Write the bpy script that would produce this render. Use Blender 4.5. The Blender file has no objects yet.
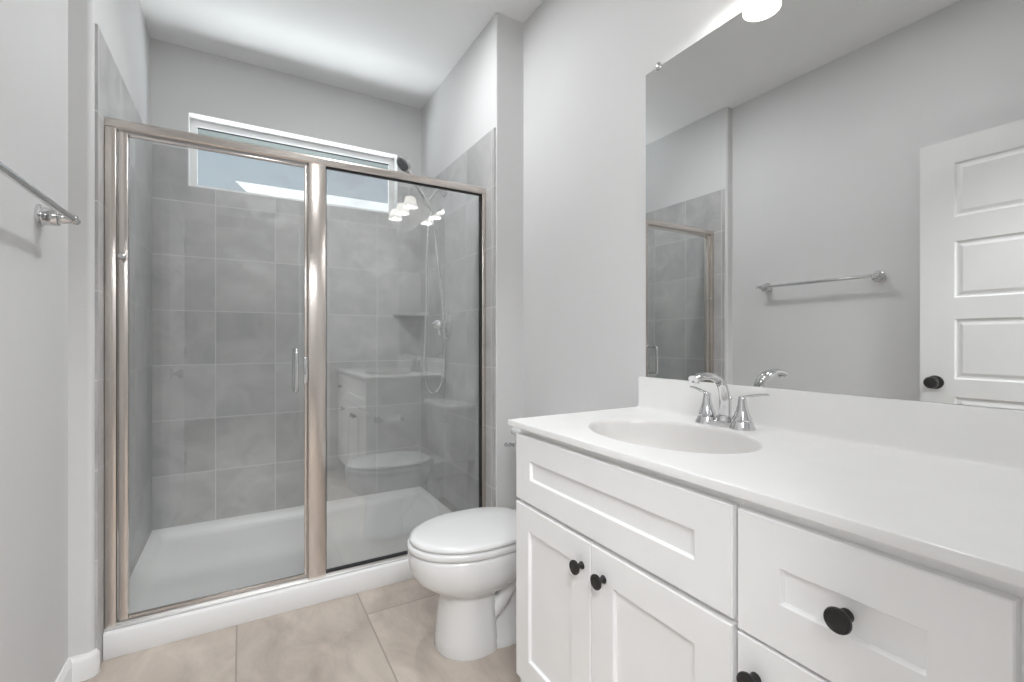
import bpy, bmesh, math, random
from mathutils import Vector, Matrix

random.seed(4)
PI = math.pi
sc = bpy.context.scene
col = sc.collection

# ------------------------------------------------------------------ camera
THETA = math.atan(270 / 462)          # heading away from the room's long axis
CAM_H = 1.136
cam_d = bpy.data.cameras.new('camera')
cam_d.sensor_width = 36
cam_d.lens = 462 * 36 / 1024
cam_d.clip_start = 0.02
cam = bpy.data.objects.new('camera', cam_d)
cam.location = (0, 0, CAM_H)
cam.rotation_euler = (PI / 2, 0, -THETA)
col.objects.link(cam)
sc.camera = cam

# ------------------------------------------------------------------ view + world + sun
sc.view_settings.view_transform = 'Standard'
sc.view_settings.look = 'None'
sc.view_settings.gamma = 1
sc.view_settings.use_curve_mapping = False
sc.view_settings.exposure = 0.66
try:
    sc.cycles.max_bounces = 14
    sc.cycles.diffuse_bounces = 8
    sc.cycles.glossy_bounces = 8
    sc.cycles.transparent_max_bounces = 24
    sc.cycles.sample_clamp_indirect = 6
    sc.cycles.caustics_refractive = False
except Exception:
    pass

W = bpy.data.worlds.new('sky')
sc.world = W
W.use_nodes = True
bg = W.node_tree.nodes['Background']
bg.inputs['Color'].default_value = (0.50, 0.575, 0.65, 1)
bg.inputs['Strength'].default_value = 0.70

sun_d = bpy.data.lights.new('sun', 'SUN')
sun_d.energy = 3.2
sun_d.angle = 0.02
sun = bpy.data.objects.new('sun', sun_d)
sun.rotation_euler = Vector((0.35, 0.75, -0.55)).to_track_quat('-Z', 'Y').to_euler()
col.objects.link(sun)


def area(name, loc, direction, sx, sy, power, color=(1, 1, 1)):
    d = bpy.data.lights.new(name, 'AREA')
    d.shape = 'RECTANGLE'
    d.size, d.size_y = sx, sy
    d.energy = power
    d.color = color
    o = bpy.data.objects.new(name, d)
    o.location = loc
    o.rotation_euler = Vector(direction).to_track_quat('-Z', 'Y').to_euler()
    col.objects.link(o)
    return o


# added unseen area lamp standing in for daylight from the bedroom behind the doorway
BEDROOM_W = 70
area('bedroom_fill', (0.0, -1.0, 2.62), (0, 0.75, -0.65), 2.0, 0.5, BEDROOM_W, (0.96, 0.98, 1.0))
# added lamp hidden below the sill, standing in for daylight off the ground
WINDOW_W = 38
area('window_fill', (0.34, 3.93, 1.45), (0, -0.62, 0.78), 1.7, 0.6, WINDOW_W, (0.97, 0.99, 1.0))
CEIL_W = 2.7           # added fill over the middle of the room, shaped as a round ceiling light
SHOWER_W = 7.8          # added fill at the shower entrance, shaped as a disc light, out of view
LAMP_W = 1.0          # each of the three vanity lamps
LAMP_GLOW = 1.2

# ------------------------------------------------------------------ room numbers
XR = 1.28      # mirror wall
XL = -0.499    # towel bar wall
XSL, XSR = -0.436, 1.118     # tiled side walls of the shower
YRET = 2.07    # where the tiled walls begin
YB = 3.21      # back wall of the shower
ZC = 2.81
YREAR = 0.07   # wall with the doorway the camera stands in
YF = 2.19      # plane of the shower glass
TILE_TOP = 2.225
WX0, WX1, WZ0, WZ1 = -0.266, 0.945, 2.02, 2.445


# ------------------------------------------------------------------ materials
def mat(name, color=(0.8, 0.8, 0.8), rough=0.5, metal=0.0, spec=0.5, emit=None, estr=0, coat=0.0):
    m = bpy.data.materials.new(name)
    m.use_nodes = True
    b = m.node_tree.nodes['Principled BSDF']
    b.inputs['Base Color'].default_value = (*color, 1)
    b.inputs['Roughness'].default_value = rough
    b.inputs['Metallic'].default_value = metal
    b.inputs['Specular IOR Level'].default_value = spec
    b.inputs['Coat Weight'].default_value = coat
    if emit:
        b.inputs['Emission Color'].default_value = (*emit, 1)
        b.inputs['Emission Strength'].default_value = estr
    return m


def nodes(m):
    nt = m.node_tree
    return nt, nt.nodes, nt.links, nt.nodes['Principled BSDF']


def add_bump(m, scale, strength, dist=0.002, detail=3):
    nt, N, L, b = nodes(m)
    g = N.new('ShaderNodeNewGeometry')
    n = N.new('ShaderNodeTexNoise')
    n.inputs['Scale'].default_value = scale
    n.inputs['Detail'].default_value = detail
    bp = N.new('ShaderNodeBump')
    bp.inputs['Strength'].default_value = strength
    bp.inputs['Distance'].default_value = dist
    L.new(g.outputs['Position'], n.inputs['Vector'])
    L.new(n.outputs['Fac'], bp.inputs['Height'])
    L.new(bp.outputs['Normal'], b.inputs['Normal'])


def add_noise_color(m, c0, c1, scale=3, detail=3, lo=0.35, hi=0.65, rough=None):
    nt, N, L, b = nodes(m)
    g = N.new('ShaderNodeNewGeometry')
    n = N.new('ShaderNodeTexNoise')
    n.inputs['Scale'].default_value = scale
    n.inputs['Detail'].default_value = detail
    r = N.new('ShaderNodeValToRGB')
    r.color_ramp.elements[0].position, r.color_ramp.elements[1].position = lo, hi
    r.color_ramp.elements[0].color = (*c0, 1)
    r.color_ramp.elements[1].color = (*c1, 1)
    L.new(g.outputs['Position'], n.inputs['Vector'])
    L.new(n.outputs['Fac'], r.inputs['Fac'])
    L.new(r.outputs['Color'], b.inputs['Base Color'])


M = {}
M['wall'] = mat('wall_paint', (0.66, 0.66, 0.655), 0.75, spec=0.25)
add_noise_color(M['wall'], (0.66, 0.66, 0.66), (0.675, 0.675, 0.675), 2.0)
add_bump(M['wall'], 170, 0.22, 0.0015)
M['ceiling'] = mat('ceiling_paint', (0.80, 0.80, 0.80), 0.85, spec=0.2)
add_noise_color(M['ceiling'], (0.81, 0.81, 0.81), (0.83, 0.83, 0.83), 2.0)
add_bump(M['ceiling'], 150, 0.12, 0.0015)
M['trim'] = mat('white_trim_paint', (0.80, 0.80, 0.795), 0.4)
add_noise_color(M['trim'], (0.79, 0.79, 0.785), (0.81, 0.81, 0.805), 6)
M['door'] = mat('white_door_paint', (0.82, 0.82, 0.81), 0.42)
add_noise_color(M['door'], (0.74, 0.74, 0.735), (0.76, 0.76, 0.755), 5)
M['cab'] = mat('white_cabinet_paint', (0.80, 0.80, 0.80), 0.38)
add_noise_color(M['cab'], (0.86, 0.86, 0.86), (0.88, 0.88, 0.88), 6)
M['cab_in'] = mat('cabinet_shadow_gap_paint', (0.70, 0.70, 0.70), 0.5)
add_noise_color(M['cab_in'], (0.68, 0.68, 0.68), (0.72, 0.72, 0.72), 6)
M['marble'] = mat('cultured_marble', (0.80, 0.795, 0.785), 0.30, spec=0.45)
add_noise_color(M['marble'], (0.79, 0.785, 0.775), (0.81, 0.805, 0.80), 9, 5)
M['basin'] = mat('warm_shaded_basin', (0.70, 0.685, 0.67), 0.28, spec=0.45)  # warm marble tone, darker than the counter to paint in the bowl's shade
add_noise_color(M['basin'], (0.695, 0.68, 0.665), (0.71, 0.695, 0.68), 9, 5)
M['porcelain'] = mat('white_porcelain', (0.82, 0.82, 0.815), 0.08, spec=0.55, coat=0.5)
add_noise_color(M['porcelain'], (0.735, 0.735, 0.735), (0.745, 0.745, 0.745), 4)
M['seatplastic'] = mat('white_seat_plastic', (0.82, 0.82, 0.815), 0.16, spec=0.5)
add_noise_color(M['seatplastic'], (0.715, 0.715, 0.715), (0.725, 0.725, 0.725), 4)
M['acrylic'] = mat('white_acrylic', (0.83, 0.83, 0.83), 0.36)
add_noise_color(M['acrylic'], (0.80, 0.80, 0.80), (0.82, 0.82, 0.82), 5)
M['chrome'] = mat('polished_chrome', (0.86, 0.86, 0.86), 0.07, 1.0)
add_noise_color(M['chrome'], (0.70, 0.70, 0.705), (0.73, 0.73, 0.735), 30)
M['nickel'] = mat('brushed_nickel', (0.70, 0.645, 0.605), 0.24, 1.0)
M['satin'] = mat('satin_silver_track', (0.62, 0.615, 0.605), 0.38, 1.0)
add_noise_color(M['satin'], (0.61, 0.605, 0.595), (0.63, 0.625, 0.615), 12)
M['black'] = mat('black_knob_metal', (0.012, 0.012, 0.012), 0.28)
add_noise_color(M['black'], (0.010, 0.010, 0.010), (0.016, 0.015, 0.015), 40)
M['gasket'] = mat('black_rubber', (0.015, 0.015, 0.016), 0.55)
add_noise_color(M['gasket'], (0.013, 0.013, 0.014), (0.018, 0.018, 0.019), 40)
M['mirror'] = mat('silvered_mirror', (0.80, 0.805, 0.80), 0.0, 1.0)
add_noise_color(M['mirror'], (0.798, 0.804, 0.798), (0.802, 0.806, 0.802), 1)
M['paper'] = mat('white_tissue_paper', (0.86, 0.86, 0.85), 0.9, spec=0.1)
add_bump(M['paper'], 300, 0.3, 0.001)
M['hose'] = mat('chrome_hose', (0.80, 0.80, 0.81), 0.16, 1.0)
M['nozzle'] = mat('grey_nozzle_rubber', (0.16, 0.165, 0.17), 0.5)
add_noise_color(M['nozzle'], (0.14, 0.145, 0.15), (0.19, 0.195, 0.2), 60)
M['opal'] = mat('opal_shade_glass', (0.9, 0.89, 0.87), 0.3, emit=(1.0, 0.94, 0.86), estr=LAMP_GLOW)
add_noise_color(M['opal'], (0.89, 0.88, 0.86), (0.91, 0.90, 0.88), 20)
M['bulb'] = mat('lit_bulb', (0.9, 0.9, 0.9), 0.4, emit=(1.0, 0.92, 0.80), estr=2.5)
add_noise_color(M['bulb'], (0.89, 0.89, 0.89), (0.91, 0.91, 0.91), 20)
M['vinyl'] = mat('white_window_vinyl', (0.84, 0.84, 0.84), 0.35)
add_noise_color(M['vinyl'], (0.83, 0.83, 0.83), (0.85, 0.85, 0.85), 8)
M['stucco'] = mat('white_stucco', (0.86, 0.86, 0.86), 0.85)
add_bump(M['stucco'], 40, 0.3, 0.01)
M['eave'] = mat('grey_green_soffit_paint', (0.11, 0.125, 0.12), 0.7)
add_noise_color(M['eave'], (0.105, 0.12, 0.115), (0.115, 0.13, 0.125), 4)
M['carpet'] = mat('beige_carpet', (0.42, 0.39, 0.35), 0.95, spec=0.1)
add_bump(M['carpet'], 400, 0.6, 0.004)

# brushed lines on the nickel
nt, N, L, b = nodes(M['nickel'])
g = N.new('ShaderNodeNewGeometry')
mp = N.new('ShaderNodeMapping')
mp.inputs['Scale'].default_value = (300, 300, 4)
n = N.new('ShaderNodeTexNoise')
n.inputs['Scale'].default_value = 1.0
r = N.new('ShaderNodeMapRange')
r.inputs['To Min'].default_value = 0.18
r.inputs['To Max'].default_value = 0.30
L.new(g.outputs['Position'], mp.inputs['Vector'])
L.new(mp.outputs['Vector'], n.inputs['Vector'])
L.new(n.outputs['Fac'], r.inputs['Value'])
L.new(r.outputs['Result'], b.inputs['Roughness'])

# ribbed hose
nt, N, L, b = nodes(M['hose'])
g = N.new('ShaderNodeNewGeometry')
wv = N.new('ShaderNodeTexWave')
wv.bands_direction = 'Z'
wv.inputs['Scale'].default_value = 60
bp = N.new('ShaderNodeBump')
bp.inputs['Strength'].default_value = 0.3
bp.inputs['Distance'].default_value = 0.001
L.new(g.outputs['Position'], wv.inputs['Vector'])
L.new(wv.outputs['Fac'], bp.inputs['Height'])
L.new(bp.outputs['Normal'], b.inputs['Normal'])


def tile_mat(name, axis_u, axis_v, u0, v0, tw, thh, mortar, c_lo, c_hi, c_var, c_mortar, rough, offset=0.0, ofreq=2,
             nscale=2.2, bump=0.25, spec=0.5, stretch=(1, 1, 1)):
    """Tiles laid in world space: u along axis_u, v along axis_v, joints at u0 + k*tw and v0 + k*thh."""
    m = bpy.data.materials.new(name)
    m.use_nodes = True
    nt, N, L, b = nodes(m)
    g = N.new('ShaderNodeNewGeometry')
    sp = N.new('ShaderNodeSeparateXYZ')
    L.new(g.outputs['Position'], sp.inputs[0])

    def shifted(ax, o):
        a = N.new('ShaderNodeMath')
        a.operation = 'SUBTRACT'
        L.new(sp.outputs['XYZ'.index(ax)], a.inputs[0])
        a.inputs[1].default_value = o
        return a.outputs[0]
    cb = N.new('ShaderNodeCombineXYZ')
    L.new(shifted(axis_u, u0 - 40 * tw), cb.inputs[0])
    L.new(shifted(axis_v, v0 - 40 * thh), cb.inputs[1])
    br = N.new('ShaderNodeTexBrick')
    br.offset = offset
    br.offset_frequency = ofreq
    br.squash = 1
    br.inputs['Scale'].default_value = 1
    br.inputs['Brick Width'].default_value = tw
    br.inputs['Row Height'].default_value = thh
    br.inputs['Mortar Size'].default_value = mortar
    br.inputs['Mortar Smooth'].default_value = 0.1
    br.inputs['Color1'].default_value = (0.0, 0.0, 0.0, 1)
    br.inputs['Color2'].default_value = (1, 1, 1, 1)
    br.inputs['Mortar'].default_value = (0.5, 0.5, 0.5, 1)
    L.new(cb.outputs[0], br.inputs['Vector'])
    mp = N.new('ShaderNodeMapping')
    mp.inputs['Scale'].default_value = stretch
    L.new(g.outputs['Position'], mp.inputs['Vector'])
    # the print differs from tile to tile
    off = N.new('ShaderNodeVectorMath')
    off.operation = 'MULTIPLY_ADD'
    L.new(br.outputs['Color'], off.inputs[0])
    off.inputs[1].default_value = (7, 5, 3)
    L.new(mp.outputs[0], off.inputs[2])
    n1 = N.new('ShaderNodeTexNoise')
    n1.inputs['Scale'].default_value = nscale
    n1.inputs['Detail'].default_value = 7
    n1.inputs['Roughness'].default_value = 0.62
    n1.inputs['Distortion'].default_value = 0.5
    L.new(off.outputs[0], n1.inputs['Vector'])
    rp = N.new('ShaderNodeValToRGB')
    rp.color_ramp.elements[0].position, rp.color_ramp.elements[1].position = 0.34, 0.66
    rp.color_ramp.elements[0].color = (*c_lo, 1)
    rp.color_ramp.elements[1].color = (*c_hi, 1)
    L.new(n1.outputs['Fac'], rp.inputs['Fac'])
    tv = N.new('ShaderNodeMapRange')
    tv.inputs['To Min'].default_value = 1 - c_var
    tv.inputs['To Max'].default_value = 1 + c_var
    L.new(br.outputs['Color'], tv.inputs['Value'])
    mu = N.new('ShaderNodeVectorMath')
    mu.operation = 'SCALE'
    L.new(rp.outputs['Color'], mu.inputs[0])
    L.new(tv.outputs['Result'], mu.inputs['Scale'])
    mx = N.new('ShaderNodeMix')
    mx.data_type = 'RGBA'
    L.new(br.outputs['Fac'], mx.inputs['Factor'])
    L.new(mu.outputs[0], mx.inputs['A'])
    mx.inputs['B'].default_value = (*c_mortar, 1)
    L.new(mx.outputs['Result'], b.inputs['Base Color'])
    rm = N.new('ShaderNodeMapRange')
    rm.inputs['To Min'].default_value = rough
    rm.inputs['To Max'].default_value = 0.8
    L.new(br.outputs['Fac'], rm.inputs['Value'])
    L.new(rm.outputs['Result'], b.inputs['Roughness'])
    b.inputs['Specular IOR Level'].default_value = spec
    iv = N.new('ShaderNodeMath')
    iv.operation = 'MULTIPLY_ADD'
    L.new(br.outputs['Fac'], iv.inputs[0])
    iv.inputs[1].default_value = -1
    n2 = N.new('ShaderNodeMath')
    n2.operation = 'MULTIPLY'
    L.new(n1.outputs['Fac'], n2.inputs[0])
    n2.inputs[1].default_value = 0.25
    L.new(n2.outputs[0], iv.inputs[2])
    bp = N.new('ShaderNodeBump')
    bp.inputs['Strength'].default_value = bump
    bp.inputs['Distance'].default_value = 0.002
    L.new(iv.outputs[0], bp.inputs['Height'])
    L.new(bp.outputs['Normal'], b.inputs['Normal'])
    return m


TG = dict(tw=0.311, thh=0.309, mortar=0.0027, c_lo=(0.40, 0.40, 0.40), c_hi=(0.53, 0.525, 0.52), c_var=0.05,
          c_mortar=(0.62, 0.62, 0.615), rough=0.36, nscale=4.5)
M['tile_back'] = tile_mat('grey_wall_tile_back', 'X', 'Z', -0.133, 1.0, **TG)
M['tile_side'] = tile_mat('grey_wall_tile_side', 'Y', 'Z', 2.42, 1.0, **TG)
M['floor'] = tile_mat('beige_floor_tile', 'Y', 'X', 1.495, -0.018, 0.93, 0.465, 0.003, (0.38, 0.325, 0.28), (0.565, 0.495, 0.435),
                      0.08, (0.34, 0.30, 0.26), 0.38, offset=0.5, ofreq=41, nscale=4.2, stretch=(1.6, 0.8, 1))


def glass_mat(name, tint, ior, haze, smear_center=None, smear_r=0.5):
    """Thin pane: clear with a Fresnel sheen and a film of dried wipe marks."""
    m = bpy.data.materials.new(name)
    m.use_nodes = True
    nt = m.node_tree
    N, L = nt.nodes, nt.links
    N.remove(N['Principled BSDF'])
    out = N['Material Output']
    tr = N.new('ShaderNodeBsdfTransparent')
    tr.inputs['Color'].default_value = (*tint, 1)
    gl = N.new('ShaderNodeBsdfGlossy')
    gl.inputs['Roughness'].default_value = 0.015
    gl.inputs['Color'].default_value = (0.95, 0.97, 0.97, 1)
    # Schlick reflectance, the same for both faces of the thin pane
    gg = N.new('ShaderNodeNewGeometry')
    dp = N.new('ShaderNodeVectorMath')
    dp.operation = 'DOT_PRODUCT'
    L.new(gg.outputs['Normal'], dp.inputs[0])
    L.new(gg.outputs['Incoming'], dp.inputs[1])
    ab = N.new('ShaderNodeMath')
    ab.operation = 'ABSOLUTE'
    L.new(dp.outputs['Value'], ab.inputs[0])
    om = N.new('ShaderNodeMath')
    om.operation = 'SUBTRACT'
    om.use_clamp = True
    om.inputs[0].default_value = 1
    L.new(ab.outputs[0], om.inputs[1])
    pw = N.new('ShaderNodeMath')
    pw.operation = 'POWER'
    L.new(om.outputs[0], pw.inputs[0])
    pw.inputs[1].default_value = 5
    fr = N.new('ShaderNodeMath')
    fr.operation = 'MULTIPLY_ADD'
    f0 = ((ior - 1) / (ior + 1)) ** 2
    L.new(pw.outputs[0], fr.inputs[0])
    fr.inputs[1].default_value = 1 - f0
    fr.inputs[2].default_value = f0
    mx = N.new('ShaderNodeMixShader')
    L.new(fr.outputs[0], mx.inputs[0])
    L.new(tr.outputs[0], mx.inputs[1])
    L.new(gl.outputs[0], mx.inputs[2])
    last = mx.outputs[0]
    if haze > 0:
        g = N.new('ShaderNodeNewGeometry')
        df = N.new('ShaderNodeBsdfDiffuse')
        df.inputs['Color'].default_value = (0.85, 0.86, 0.87, 1)
        wv = N.new('ShaderNodeTexWave')
        wv.wave_type = 'RINGS'
        wv.rings_direction = 'Y'
        wv.inputs['Scale'].default_value = 3.0
        wv.inputs['Distortion'].default_value = 9
        wv.inputs['Detail'].default_value = 3
        wv.inputs['Detail Scale'].default_value = 1.6
        mp = N.new('ShaderNodeMapping')
        c = smear_center or (0, 0, 0)
        mp.inputs['Location'].default_value = (-c[0], -c[1], -c[2])
        L.new(g.outputs['Position'], mp.inputs['Vector'])
        L.new(mp.outputs[0], wv.inputs['Vector'])
        ln = N.new('ShaderNodeVectorMath')
        ln.operation = 'LENGTH'
        L.new(mp.outputs[0], ln.inputs[0])
        fall = N.new('ShaderNodeMapRange')
        fall.interpolation_type = 'SMOOTHSTEP'
        fall.inputs['From Min'].default_value = 0.05
        fall.inputs['From Max'].default_value = smear_r
        fall.inputs['To Min'].default_value = 1
        fall.inputs['To Max'].default_value = 0.0
        L.new(ln.outputs['Value'], fall.inputs['Value'])
        ns = N.new('ShaderNodeTexNoise')
        ns.inputs['Scale'].default_value = 5
        ns.inputs['Detail'].default_value = 5
        L.new(g.outputs['Position'], ns.inputs['Vector'])
        m1 = N.new('ShaderNodeMath')
        m1.operation = 'MULTIPLY'
        L.new(wv.outputs['Fac'], m1.inputs[0])
        nr = N.new('ShaderNodeMapRange')
        nr.inputs['From Min'].default_value = 0.45
        nr.inputs['From Max'].default_value = 0.68
        L.new(ns.outputs['Fac'], nr.inputs['Value'])
        L.new(nr.outputs['Result'], m1.inputs[1])
        m2 = N.new('ShaderNodeMath')
        m2.operation = 'MULTIPLY_ADD'
        L.new(m1.outputs[0], m2.inputs[0])
        m2.inputs[1].default_value = 0.9
        m2.inputs[2].default_value = 0.35
        m3 = N.new('ShaderNodeMath')
        m3.operation = 'MULTIPLY'
        L.new(m2.outputs[0], m3.inputs[0])
        L.new(fall.outputs['Result'], m3.inputs[1])
        m4 = N.new('ShaderNodeMath')
        m4.operation = 'MULTIPLY'
        L.new(m3.outputs[0], m4.inputs[0])
        m4.inputs[1].default_value = haze
        mh = N.new('ShaderNodeMixShader')
        L.new(m4.outputs[0], mh.inputs[0])
        L.new(last, mh.inputs[1])
        L.new(df.outputs[0], mh.inputs[2])
        last = mh.outputs[0]
    L.new(last, out.inputs['Surface'])
    return m


M['glass_door'] = glass_mat('shower_door_glass', (0.985, 0.992, 0.99), 1.55, 0.20, (0.12, YF, 1.66), 0.5)
M['glass_fixed'] = glass_mat('shower_panel_glass', (0.985, 0.992, 0.99), 2.3, 0.24, (0.50, YF, 1.62), 0.75)
M['glass_window'] = glass_mat('window_glass', (0.93, 0.95, 0.95), 1.45, 0)


# ------------------------------------------------------------------ mesh helpers
class MB:
    def __init__(self):
        self.bm = bmesh.new()

    def _absorb(self, b2):
        me = bpy.data.meshes.new('tmp')
        b2.to_mesh(me)
        self.bm.from_mesh(me)
        bpy.data.meshes.remove(me)
        b2.free()

    def box(self, x0, x1, y0, y1, z0, z1, bev=0.0, seg=2):
        b2 = bmesh.new()
        bmesh.ops.create_cube(b2, size=1)
        for v in b2.verts:
            v.co = Vector(((x0 + x1) / 2 + v.co.x * (x1 - x0), (y0 + y1) / 2 + v.co.y * (y1 - y0),
                           (z0 + z1) / 2 + v.co.z * (z1 - z0)))
        if bev > 0:
            bmesh.ops.bevel(b2, geom=list(b2.edges), offset=bev, segments=seg, affect='EDGES', profile=0.5)
        self._absorb(b2)
        return self

    def prism(self, pts, vec, bev=0.0):
        """Polygon pts (3-D) extruded along vec."""
        b2 = bmesh.new()
        vs = [b2.verts.new(p) for p in pts]
        f = b2.faces.new(vs)
        r = bmesh.ops.extrude_face_region(b2, geom=[f])
        for v in r['geom']:
            if isinstance(v, bmesh.types.BMVert):
                v.co += Vector(vec)
        bmesh.ops.recalc_face_normals(b2, faces=b2.faces)
        if bev > 0:
            bmesh.ops.bevel(b2, geom=list(b2.edges), offset=bev, segments=2, affect='EDGES', profile=0.5)
        self._absorb(b2)
        return self

    def loft(self, secs, cap0=True, cap1=True):
        """List of rings (equal length lists of points), joined."""
        b2 = bmesh.new()
        rings = [[b2.verts.new(p) for p in s] for s in secs]
        k = len(rings[0])
        for a, c in zip(rings, rings[1:]):
            for i in range(k):
                b2.faces.new((a[i], a[(i + 1) % k], c[(i + 1) % k], c[i]))
        if cap0:
            b2.faces.new(list(reversed(rings[0])))
        if cap1:
            b2.faces.new(rings[-1])
        bmesh.ops.recalc_face_normals(b2, faces=b2.faces)
        self._absorb(b2)
        return self

    def lathe(self, prof, origin, axis=(0, 0, 1), n=32, sx=1.0, sy=1.0, ref=None):
        """Profile [(radius, height)] turned about axis at origin."""
        ax = Vector(axis).normalized()
        u = Vector(ref) if ref else (Vector((1, 0, 0)) if abs(ax.x) < 0.9 else Vector((0, 1, 0)))
        u = (u - ax * u.dot(ax)).normalized()
        v = ax.cross(u)
        o = Vector(origin)
        secs = []
        for rr, hh in prof:
            rr = max(rr, 0.0004)
            secs.append([o + ax * hh + u * (rr * sx * math.cos(2 * PI * i / n)) + v * (rr * sy * math.sin(2 * PI * i / n))
                         for i in range(n)])
        return self.loft(secs)

    def tube(self, pts, rad, n=14, sub=0, flat=1.0, flat_ref=None):
        """Swept tube; rad is a number or a list; sub > 0 smooths the path."""
        P = [Vector(p) for p in pts]
        R = list(rad) if isinstance(rad, (list, tuple)) else [rad] * len(P)
        if sub:
            P2, R2 = [], []
            for i in range(len(P) - 1):
                p0, p1, p2, p3 = P[max(i - 1, 0)], P[i], P[i + 1], P[min(i + 2, len(P) - 1)]
                for s in range(sub):
                    t = s / sub
                    P2.append(0.5 * ((2 * p1) + (p2 - p0) * t + (2 * p0 - 5 * p1 + 4 * p2 - p3) * t * t
                                     + (3 * p1 - p0 - 3 * p2 + p3) * t ** 3))
                    R2.append(R[i] * (1 - t) + R[i + 1] * t)
            P2.append(P[-1])
            R2.append(R[-1])
            P, R = P2, R2
        secs = []
        t0 = (P[1] - P[0]).normalized()
        u = Vector(flat_ref) if flat_ref else (Vector((0, 0, 1)) if abs(t0.z) < 0.9 else Vector((1, 0, 0)))
        for i, p in enumerate(P):
            t = (P[min(i + 1, len(P) - 1)] - P[max(i - 1, 0)]).normalized()
            u = (u - t * u.dot(t)).normalized()
            v = t.cross(u)
            secs.append([p + u * (R[i] * flat * math.cos(2 * PI * k / n)) + v * (R[i] * math.sin(2 * PI * k / n))
                         for k in range(n)])
        return self.loft(secs)

    def sphere(self, c, r, sx=1, sy=1, sz=1, seg=20):
        b2 = bmesh.new()
        bmesh.ops.create_uvsphere(b2, u_segments=seg, v_segments=seg // 2, radius=r)
        for v in b2.verts:
            v.co = Vector(c) + Vector((v.co.x * sx, v.co.y * sy, v.co.z * sz))
        self._absorb(b2)
        return self

    def build(self, name, material, parent=None, smooth=True, angle=40):
        me = bpy.data.meshes.new(name)
        off = Vector((0, 0, 0))
        p = parent
        while p is not None:
            off += p.location
            p = p.parent
        for v in self.bm.verts:
            v.co -= off
        bmesh.ops.recalc_face_normals(self.bm, faces=self.bm.faces)
        if smooth:
            for f in self.bm.faces:
                f.smooth = True
            ca = math.radians(angle)
            for e in self.bm.edges:
                if len(e.link_faces) == 2:
                    e.smooth = e.calc_face_angle(0) < ca
        self.bm.to_mesh(me)
        self.bm.free()
        me.materials.append(material)
        o = bpy.data.objects.new(name, me)
        col.objects.link(o)
        if parent:
            o.parent = parent
        return o


def tag(o, label=None, cat=None, group=None, kind=None):
    if label:
        o['label'] = label
    if cat:
        o['category'] = cat
    if group:
        o['group'] = group
    if kind:
        o['kind'] = kind
    return o


def thing(name, loc, label, cat, group=None):
    o = bpy.data.objects.new(name, None)
    o.empty_display_size = 0.05
    o.location = loc
    col.objects.link(o)
    return tag(o, label, cat, group)


def struct(mb, name, material, label, cat, smooth=True):
    return tag(mb.build(name, material, None, smooth), label, cat, None, 'structure')


# ================================================================== THE SETTING
struct(MB().box(-0.75, 1.45, -0.05, 3.4, -0.08, 0), 'floor', M['floor'],
       'floor of large beige stone look tiles under the toilet and vanity', 'floor')
RLX, RLY = 0.50, 2.015     # small disc fill added on the ceiling before the shower, out of view
cl = MB().box(-0.75, 1.45, -0.05, 3.4, ZC, ZC + 0.1)
struct(cl, 'ceiling', M['ceiling'],
       'flat white ceiling over the bathroom and shower', 'ceiling', False)
struct(MB().box(XR, XR + 0.12, YREAR - 0.12, YRET + 0.001, 0, ZC), 'wall_right', M['wall'],
       'light grey painted wall behind the mirror and vanity', 'wall')


def corner_prism(xa, xb, y0, y1, z0, z1, r, side):
    """Block whose vertical edge at (xb, y0) is rounded (bullnose drywall corner)."""
    pts = []
    for i in range(9):
        t = i / 8 * PI / 2
        cx = xb - side * r
        pts.append((cx + side * r * math.sin(t), y0 + r - r * math.cos(t), z0))
    pts += [(xb, y1, z0), (xa, y1, z0), (xa, y0, z0)]
    return MB().prism(pts, (0, 0, z1 - z0))


struct(MB().box(XL - 0.12, XL, YREAR - 0.12, YRET + 0.001, 0, ZC), 'wall_left', M['wall'],
       'light grey painted wall holding the towel bar', 'wall')
struct(corner_prism(XL - 0.12, XSL, YRET, YB + 0.11, 0, ZC, 0.018, 1), 'wall_shower_left', M['wall'],
       'rounded grey wall end beside the shower door hinge', 'wall')
struct(corner_prism(XR + 0.12, XSR, YRET, YB + 0.11, 0, ZC, 0.006, -1), 'wall_shower_right', M['wall'],
       'grey wall end between the shower and the toilet', 'wall')
TK = 0.009
struct(MB().box(XSL - 0.001, XSL + TK - 0.001, YRET + 0.019, YB, 0.0, TILE_TOP), 'trim_1', M['tile_side'],
       'grey wall tiles on the shower side by the door hinge', 'wall tile')
struct(MB().box(XSR - TK + 0.001, XSR + 0.001, YRET + 0.007, YB, 0.0, TILE_TOP), 'trim_2', M['tile_side'],
       'grey wall tiles behind the hand shower and valve', 'wall tile')

# back wall with the window opening
bw = MB()
bw.box(XSL - 0.2, WX0, YB, YB + 0.13, 0, ZC).box(WX1, XSR + 0.2, YB, YB + 0.13, 0, ZC)
bw.box(WX0, WX1, YB, YB + 0.13, 0, WZ0).box(WX0, WX1, YB, YB + 0.13, WZ1, ZC)
struct(bw, 'wall_back', M['wall'], 'grey painted back wall of the shower around the high window', 'wall', False)
bt = MB()
bt.box(XSL, WX0, YB - TK, YB, 0, TILE_TOP).box(WX1, XSR, YB - TK, YB, 0, TILE_TOP).box(WX0, WX1, YB - TK, YB, 0, WZ0)
struct(bt, 'trim_3', M['tile_back'], 'grey square wall tiles on the shower back wall below the window', 'wall tile', False)

# rear wall with the doorway the picture is taken from
rw = MB()
rw.box(0.43, XR + 0.12, YREAR - 0.12, YREAR, 0, ZC).box(XL - 0.12, -0.43, YREAR - 0.12, YREAR, 0, ZC)
rw.box(-0.43, 0.43, YREAR - 0.12, YREAR, 2.13, ZC)
struct(rw, 'wall_rear', M['wall'], 'grey wall with the open doorway, seen only in reflections', 'wall', False)
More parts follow.
